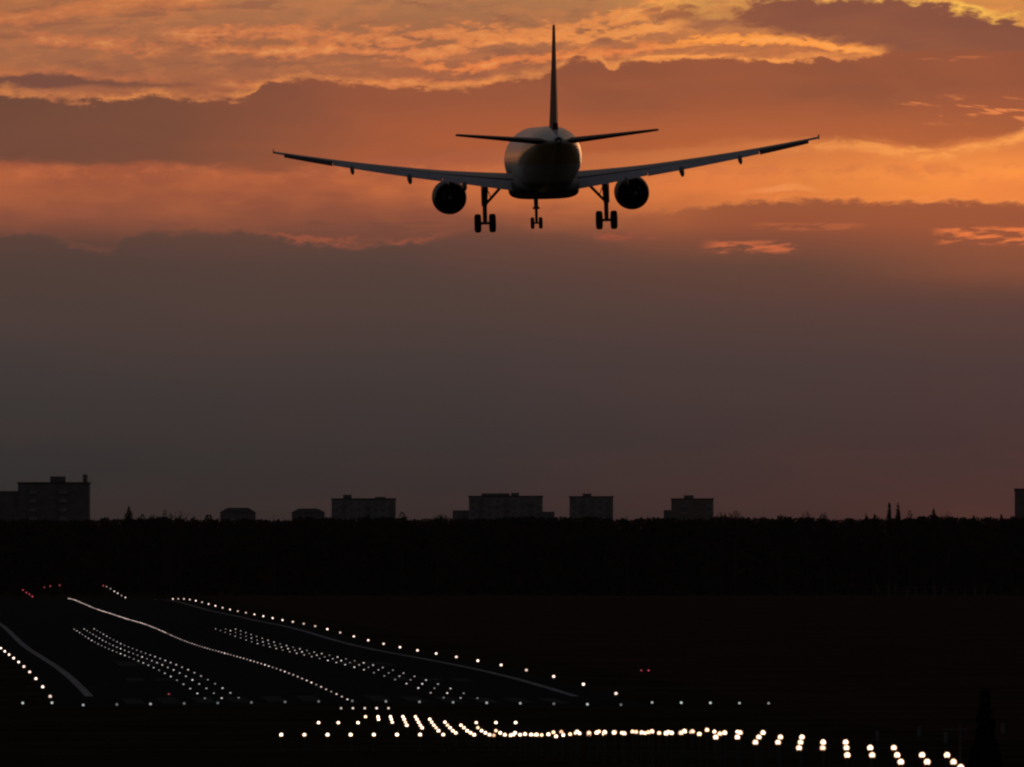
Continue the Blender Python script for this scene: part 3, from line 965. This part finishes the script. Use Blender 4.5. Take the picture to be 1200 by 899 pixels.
# ------------------------------------------------------------------ apartment blocks beyond the wood
def block(d, x0, x1, top, m, label, boxes, seed, name='apartment_block', wings=(), depth=16, rot=0.0, floors=5, hip=False, cat='apartment block'):
    """a building between photo bearings x0..x1 at distance d whose roof stands at elevation 'top'"""
    rnd = random.Random(seed)
    a, b = px(x0, top, d), px(x1, top, d)
    base = -1.3
    w, h = b.x - a.x, a.z - base
    root = empty(name, ((a.x + b.x) / 2, d, base), (0, 0, rot))
    tag(root, label, cat, 'apartment blocks on the skyline' if cat == 'apartment block' else None)
    bm = bmesh.new()
    box(bm, (-w / 2, 0, -1), (w / 2, depth, h))
    link('wall', from_bm('wall', bm), m, root)
    bm = bmesh.new()
    if hip:
        loft(bm, [[(-w / 2 - .4, -.4, h + .003), (w / 2 + .4, -.4, h + .003), (w / 2 + .4, depth + .4, h + .003), (-w / 2 - .4, depth + .4, h + .003)],
                  [(-w * .30, depth * .4, h + hip), (w * .30, depth * .4, h + hip), (w * .30, depth * .6, h + hip), (-w * .30, depth * .6, h + hip)]])
    else:
        box(bm, (-w / 2 - .25, -.25, h + .003), (w / 2 + .25, depth + .25, h + .55))
    rf = link('roof', from_bm('roof', bm), M['roofing'], root)
    for (fx0, fx1, hh) in boxes:                     # lift housings and vents on the roof
        bm = bmesh.new()
        box(bm, (-w / 2 + fx0 * w, depth * .25, h + .556), (-w / 2 + fx1 * w, depth * .7, h + .556 + hh))
        link('lift_housing' if hh < 6 else 'chimney', from_bm('lift_housing', bm), M['panel2'], rf)
    # loggia columns and storeys of windows where they clear the trees
    bays = max(3, int(w / 3.2))
    wm_, hm_ = w / bays * .46, 1.5
    bm = bmesh.new()
    box(bm, (-wm_ / 2, -.05, 0), (wm_ / 2, .10, hm_))
    wme = from_bm('window', bm)
    wme.materials.append(M['glass'])
    bm = bmesh.new()
    box(bm, (-wm_ / 2 - .55, -.95, -.9), (wm_ / 2 + .55, -.06, .12))
    bme = from_bm('balcony', bm)
    bme.materials.append(M['panel'] if m is not M['panel'] else M['panel2'])
    n = 0
    for fl in range(floors):
        z = h - 2.4 - fl * 2.9
        for k in range(bays):
            if n >= 90: break
            o = bpy.data.objects.new('window', wme)
            o.parent = root
            o.location = (-w / 2 + (k + .5) * w / bays, 0, z)
            COL.objects.link(o)
            n += 1
            if k % 3 == 1:
                o = bpy.data.objects.new('balcony', bme)
                o.parent = root
                o.location = (-w / 2 + (k + .5) * w / bays, 0, z)
                COL.objects.link(o)
    for (fx0, fx1, dh) in wings:                     # lower or taller blocks joined to it
        bm = bmesh.new()
        box(bm, (-w / 2 + fx0 * w, 1.2, -1), (-w / 2 + fx1 * w, depth - 1.2, h + dh))
        link('stair_wing', from_bm('stair_wing', bm), M['panel2'], root)
    return root


block(4700, 21, 104, 567, M['panel2'], 'big dark apartment block filling the far left skyline with a chimney', [(.45, .66, 1.9)], 1, wings=[(-.5, -.002, -2.4), (.915, .965, 3.1)], floors=5)
block(6000, 388.5, 463.5, 585.5, M['panel'], 'long low grey apartment block left of the aircraft with two roof housings', [(.18, .31, 1.5), (.68, .84, .6)], 2, wings=[], floors=4)
block(6000, 549.5, 636, 582.5, M['panel'], 'widest central apartment block under the aircraft with a stepped roof', [(.17, .55, 1.0), (.57, .68, 1.2)], 3, wings=[(-.22, -.002, -5.6), (1.002, 1.16, -6.2)], floors=4)
block(6100, 667.5, 718.5, 583, M['panel'], 'compact apartment block just right of the widest central one', [(.30, .50, 1.1)], 4, floors=4)
block(6100, 787, 836, 585.5, M['panel3'], 'brownish apartment block right of centre beside bare trees', [(.30, .53, 1.3)], 5, wings=[(-.18, -.002, -4.5)], floors=4)
block(4700, 1191, 1240, 574.5, M['panel3'], 'dark tower block cut off by the right edge of the skyline', [(.22, .50, 1.4)], 6, floors=5)
block(5600, 258, 299, 601, M['panel2'], 'wide low house with a sloped roof behind the trees left of centre', [], 7, 'house', floors=1, hip=2.0, depth=14, cat='house')
block(5600, 342, 380, 601, M['panel2'], 'smaller hip-roofed house close to the left of the long grey block', [], 8, 'house', floors=1, hip=1.7, depth=14, cat='house')


# ------------------------------------------------------------------ trees
def leaf_quads(v, f, c, rx, rz, n, size, rnd, cone=0.0, flat=1.0):
    for _ in range(n):
        if cone > .5:                               # a true cone, more leaf low down
            q = 1 - 2 * math.sqrt(rnd.random())
            ang, rr = rnd.uniform(0, 6.28), math.sqrt(rnd.random())
            a, b = rr * math.cos(ang), rr * math.sin(ang)
        while cone <= .5:
            a, b, q = rnd.uniform(-1, 1), rnd.uniform(-1, 1), rnd.uniform(-1, 1)
            if a * a + b * b + q * q < 1: break
        k = 1 - cone * (q + 1) / 2
        p = Vector((c[0] + a * rx * k, c[1] + b * rx * k, c[2] + q * rz))
        n1 = Vector((rnd.gauss(0, 1), rnd.gauss(0, 1), rnd.gauss(0, 1))).normalized()
        t1 = n1.orthogonal().normalized()
        t2 = n1.cross(t1)
        s = size * rnd.uniform(.6, 1.3)
        i = len(v)
        v += [p + t1 * s, p + t2 * s * .7, p - t1 * s * .9, p - t2 * s * .6]
        f.append((i, i + 1, i + 2, i + 3))


def wood_top(x):
    """elevation of the wood's outline along the photo's bearing"""
    return 607.4 - 2.0 * min(1, max(0, (x - 100) / 500)) + 1.0 * math.sin(x / 37.0) + 1.0 * math.sin(x / 13.0 + 2) + .6 * math.sin(x / 5.3)


def woodland():
    rnd = random.Random(3)
    v, f = [], []
    for row, d in enumerate((3620, 3660, 3720, 3800, 3900, 4020)):
        x = -420.0
        while x < 420:
            x += rnd.uniform(2.8, 5.0)
            bearing = 600 + x / d * F
            zt = EYE + (HOR - wood_top(bearing)) * d / F - abs(rnd.gauss(0, .22)) - (1.2 if row == 0 else 0)
            g0 = prof(d) - .4
            hgt = zt - g0
            rx = rnd.uniform(2.2, 3.8)
            conif = rnd.random() < .4
            y = d + rnd.uniform(-14, 14)
            leaf_quads(v, f, (x, y, g0 + hgt * .62), rx * .85, hgt * .37, 70, .8, rnd, .55 if conif else .2)
            leaf_quads(v, f, (x, y, zt - hgt * .075), rx * .95, hgt * .07, 60, .42, rnd, .3)
            leaf_quads(v, f, (x, y, g0 + hgt * .40), rx * 1.5, hgt * .40, 70, 1.5, rnd)
            leaf_quads(v, f, (x, y, g0 + hgt * .74), rx * 1.7, hgt * .16, 34, 1.0, rnd)
            for _ in range(2):                       # twigs breaking the outline
                i = len(v)
                bx, bz = x + rnd.uniform(-1, 1) * rx * .5, zt - rnd.uniform(.8, 1.8)
                dx = rnd.uniform(-.5, .5)
                v += [(bx - .09, y, bz), (bx + .09, y, bz), (bx + dx, y, bz + rnd.uniform(.6, 1.1))]
                f.append((i, i + 1, i + 2))
            i = len(v)
            tube_r = .22
            v += [(x - tube_r, y, g0), (x + tube_r, y, g0), (x + .05, y, g0 + hgt * .9), (x - .05, y, g0 + hgt * .9)]
            f.append((i, i + 1, i + 2, i + 3))
    return tag(link('woodland', pyd('woodland', v, f), M['leaf']), 'dark wood running along the far side of the airfield', 'woodland', kind='stuff')


woodland()


def tree(name, x, top, w, d, label, kind, seed, group='trees standing above the dark wood', g0=None):
    """a tree whose tip stands at bearing x and elevation 'top', crown w photo pixels wide"""
    rnd = random.Random(seed)
    g0 = (prof(d) - .2) if g0 is None else g0
    p = px(x, top, d)
    h = p.z - g0
    rx = w * d / F / 2
    root = empty(name, (p.x, d, g0))
    tag(root, label, 'tree', group)
    bm = bmesh.new()
    tube(bm, (0, 0, -.3), (rnd.uniform(-.1, .1), 0, h * .55), max(.10, h * .013), max(.06, h * .008), 8)
    tube(bm, (0, 0, h * .54), (0, 0, h * .97), max(.06, h * .008), .03, 6)
    nb = {'bare': 34, 'round': 14, 'conifer': 16, 'poplar': 22, 'bush': 14}[kind]
    for k in range(nb):                              # limbs
        z = h * rnd.uniform(.35, .88) if kind != 'bush' else h * rnd.uniform(.1, .7)
        a = rnd.uniform(0, 6.28)
        up = {'bare': 1.0, 'round': .7, 'conifer': -.1, 'poplar': 2.2, 'bush': .8}[kind]
        ln = rx * rnd.uniform(.5, .95) * (1 - .6 * (z / h if kind in ('conifer', 'bush') else 0))
        e = Vector((math.cos(a) * ln, math.sin(a) * ln, z + min(ln * up, h * .98 - z)))
        tube(bm, (0, 0, z), e, max(.05, h * .005), .03, 5)
        if kind == 'bare':
            for _ in range(3):
                q = e + Vector((rnd.uniform(-.6, .6), rnd.uniform(-.6, .6), rnd.uniform(.2, .9))) * rx * .4
                q.z = min(q.z, h)
                tube(bm, Vector((0, 0, z)).lerp(e, .6), q, .03, .015, 4)
    link('trunk', from_bm('trunk', bm), M['bark'], root)
    v, f = [], []
    if kind == 'bare':
        leaf_quads(v, f, (0, 0, h * .80), rx * .95, h * .19, 320, .20, rnd)
    elif kind == 'round':
        for _ in range(7):
            leaf_quads(v, f, (rnd.uniform(-.5, .5) * rx, rnd.uniform(-.5, .5) * rx, h * rnd.uniform(.60, .855)), rx * .6, h * .15, 150, .34, rnd)
    elif kind == 'conifer':
        leaf_quads(v, f, (0, 0, h * .62), rx, h * .30, 300, .5, rnd, .6)
        leaf_quads(v, f, (0, 0, h * .865), rx * .95, h * .135, 420, .34, rnd, .95)
    elif kind == 'poplar':
        leaf_quads(v, f, (0, 0, h * .66), rx, h * .34, 420, .36, rnd, .45)
        leaf_quads(v, f, (0, 0, h * .88), rx * .8, h * .12, 160, .26, rnd, .6)
    else:
        leaf_quads(v, f, (0, 0, h * .34), rx, h * .35, 1500, .20, rnd, .45)
        leaf_quads(v, f, (0, 0, h * .68), rx * .5, h * .31, 800, .16, rnd, .80)
    link('crown', pyd('crown', v, f), M['leaf2'] if kind == 'bare' else M['leaf'], root)
    return root


for k, (nm, x, top, w, kd, lab) in enumerate([
    ('broadleaf_tree', 127, 603.5, 20, 'round', 'low round dark tree beside the big left block'),
    ('conifer', 151, 593.5, 17, 'conifer', 'broad pointed conifer standing up right of the big left block'),
    ('broadleaf_tree', 168, 602, 9, 'round', 'narrow small tree just right of the broad pointed conifer'),
    ('broadleaf_tree', 181, 600.5, 13, 'round', 'upright bushy tree second to the right of the broad pointed conifer'),
    ('bare_tree', 193, 598, 8, 'bare', 'thin bare pole-like tree left of the sloped-roof house'),
    ('bare_tree', 200, 600.5, 9, 'bare', 'thin bare tree just right of the pole-like one'),
    ('bare_tree', 211, 599.5, 18, 'bare', 'spreading bare tree midway between conifer and sloped-roof house'),
    ('broadleaf_tree', 226, 603, 12, 'round', 'low rounded tree right of the spreading bare tree'),
    ('broadleaf_tree', 247, 603, 14, 'round', 'low rounded tree touching the left of the sloped-roof house'),
    ('broadleaf_tree', 321, 604, 16, 'round', 'low tree in the gap between the two hip-roofed houses'),
    ('broadleaf_tree', 472, 603, 14, 'round', 'low dark tree at the right foot of the long grey block'),
    ('broadleaf_tree', 512, 603, 20, 'round', 'wide low tree left of the widest central block'),
    ('broadleaf_tree', 735, 603, 16, 'round', 'low dark tree right of the compact block'),
    ('bare_tree', 845, 599.5, 15, 'bare', 'left of two rounded bare trees beside the brownish block'),
    ('bare_tree', 861, 599, 20, 'bare', 'right and wider of two rounded bare trees beside the brownish block'),
    ('broadleaf_tree', 914, 604, 14, 'round', 'low dark tree alone right of the bare pair'),
    ('bare_tree', 946, 598, 20, 'bare', 'hazy spreading bare tree well right of the brownish block'),
    ('broadleaf_tree', 967, 603, 16, 'round', 'dense low tree right of the hazy bare tree'),
    ('conifer', 1015, 602.5, 9, 'conifer', 'small pointed conifer left of the twin poplars'),
    ('conifer', 1025, 603, 9, 'conifer', 'small pointed conifer between another conifer and the twin poplars'),
    ('poplar', 1042, 588.5, 7, 'poplar', 'left of the tall thin twin poplars on the right skyline'),
    ('poplar', 1052.5, 588.5, 8, 'poplar', 'right of the tall thin twin poplars on the right skyline'),
    ('bare_tree', 1066, 599, 10, 'bare', 'short bare tree just right of the twin poplars'),
    ('conifer', 1094, 596.5, 13, 'conifer', 'tall pointed conifer halfway from the twin poplars to the right edge'),
    ('bare_tree', 1110, 601, 18, 'bare', 'rounded bare tree just right of the tall pointed conifer'),
    ('conifer', 1141, 604, 9, 'conifer', 'small spiky conifer right of the rounded bare tree'),
    ('conifer', 1173, 603, 11, 'conifer', 'small spiky conifer left of the right-edge tower block'),
    ('broadleaf_tree', 1186, 605, 12, 'round', 'low tree at the foot of the right-edge tower block')]):
    lift = {'round': 3.2, 'bare': 2.6, 'conifer': 1.0, 'poplar': 0}[kd]
    tree(nm, x, top - lift, w * (1.35 if kd in ('conifer', 'round') else 1.2), 3560 + (k * 37) % 60, lab, kd, 100 + k)

# near evergreen that hides the last lamps
tree('evergreen_shrub', 1154, 803, 66, 470, 'dark ragged evergreen standing near the camera at lower right', 'bush', 55, None, g0=prof(470) - .1)


# ------------------------------------------------------------------ small fixtures in the grass at right
def post(x, y, d, h, label):
    p = px(x, y, d)
    root = empty('marker_post', (p.x, d, p.z - h))
    tag(root, label, 'post', 'pale posts near the approach lamps')
    gz = prof(d) - (p.z - h)
    bm = bmesh.new()
    tube(bm, (0, 0, gz - .2), (0, 0, h - .18), .035, .03, 10)
    link('pole', from_bm('pole', bm), M['house'], root)
    bm = bmesh.new()
    bevel(box(bm, (-.075, -.06, h - .35), (.075, .06, h + .10)), .02)
    link('cap', from_bm('cap', bm), M['post'], root)
    return root


post(1028, 859, 640, .5, 'short pale post above the lamp rows, leftmost of the group')
post(1077, 854, 640, .7, 'tall pale post above the lamps, second from the left')
post(1108, 861, 600, .5, 'pale post standing just under the thin horizontal rail')
post(1175, 850, 600, .7, 'pale post right of the dark evergreen, last of the group')
p = px(1118, 855, 600)
rail = empty('rail_barrier', (p.x, 600, prof(600)))
tag(rail, 'thin pale horizontal rail with one upright, left of the dark evergreen', 'barrier')
bm = bmesh.new()
tube(bm, (-.55, 0, p.z - prof(600)), (.55, 0, p.z - prof(600)), .022, .022, 8)
link('crossbar', from_bm('crossbar', bm), M['post'], rail)
for q in (.25,):
    bm = bmesh.new()
    tube(bm, (q, .06, -.2), (q, .06, p.z - prof(600) + (.25 if q > 0 else .03)), .03, .03, 8)
    link('upright', from_bm('upright', bm), M['post'], rail)


# weathered perimeter fence in front of the wood, far right
fd = 3500
fx0, fx1 = px(1028, 700, fd).x, px(1152, 700, fd).x
fg = prof(fd)
fence = empty('perimeter_fence', ((fx0 + fx1) / 2, fd, fg))
tag(fence, 'dim brownish post fence standing before the wood at far right', 'fence')
fm = mat('weathered_fence', (.085, .058, .052), .9, .1, var=.3, scale=1.)
half = (fx1 - fx0) / 2
rf_ = random.Random(5)
bm = bmesh.new()
for z in (.5, 1.5, 2.4):
    tube(bm, (-half, 0, z), (half, 0, z), .03, .03, 6)
link('rail', from_bm('rail', bm), fm, fence)
for k in range(12):
    bm = bmesh.new()
    x = -half + 2 * half * k / 11 + rf_.uniform(-.4, .4)
    w_ = rf_.uniform(.10, .26)
    box(bm, (x - w_, -.10, -.3), (x + w_, -.05, rf_.uniform(1.8, 3.4)))
    link('post', from_bm('post', bm), fm, fence)


# ------------------------------------------------------------------ thin evening haze over the whole field
hz = bpy.data.materials.new('evening_haze')
hz.use_nodes = True
hz.node_tree.nodes.clear()
pv = hz.node_tree.nodes.new('ShaderNodeVolumePrincipled')
pv.inputs['Color'].default_value = (.95, .92, .90, 1)
pv.inputs['Density'].default_value = 7e-6
pv.inputs['Anisotropy'].default_value = .5
ho = hz.node_tree.nodes.new('ShaderNodeOutputMaterial')
hz.node_tree.links.new(pv.outputs[0], ho.inputs['Volume'])
bm = bmesh.new()
box(bm, (-3200, -1700, -4), (3200, 9200, 62))
tag(link('haze', from_bm('haze', bm), hz), kind='stuff')
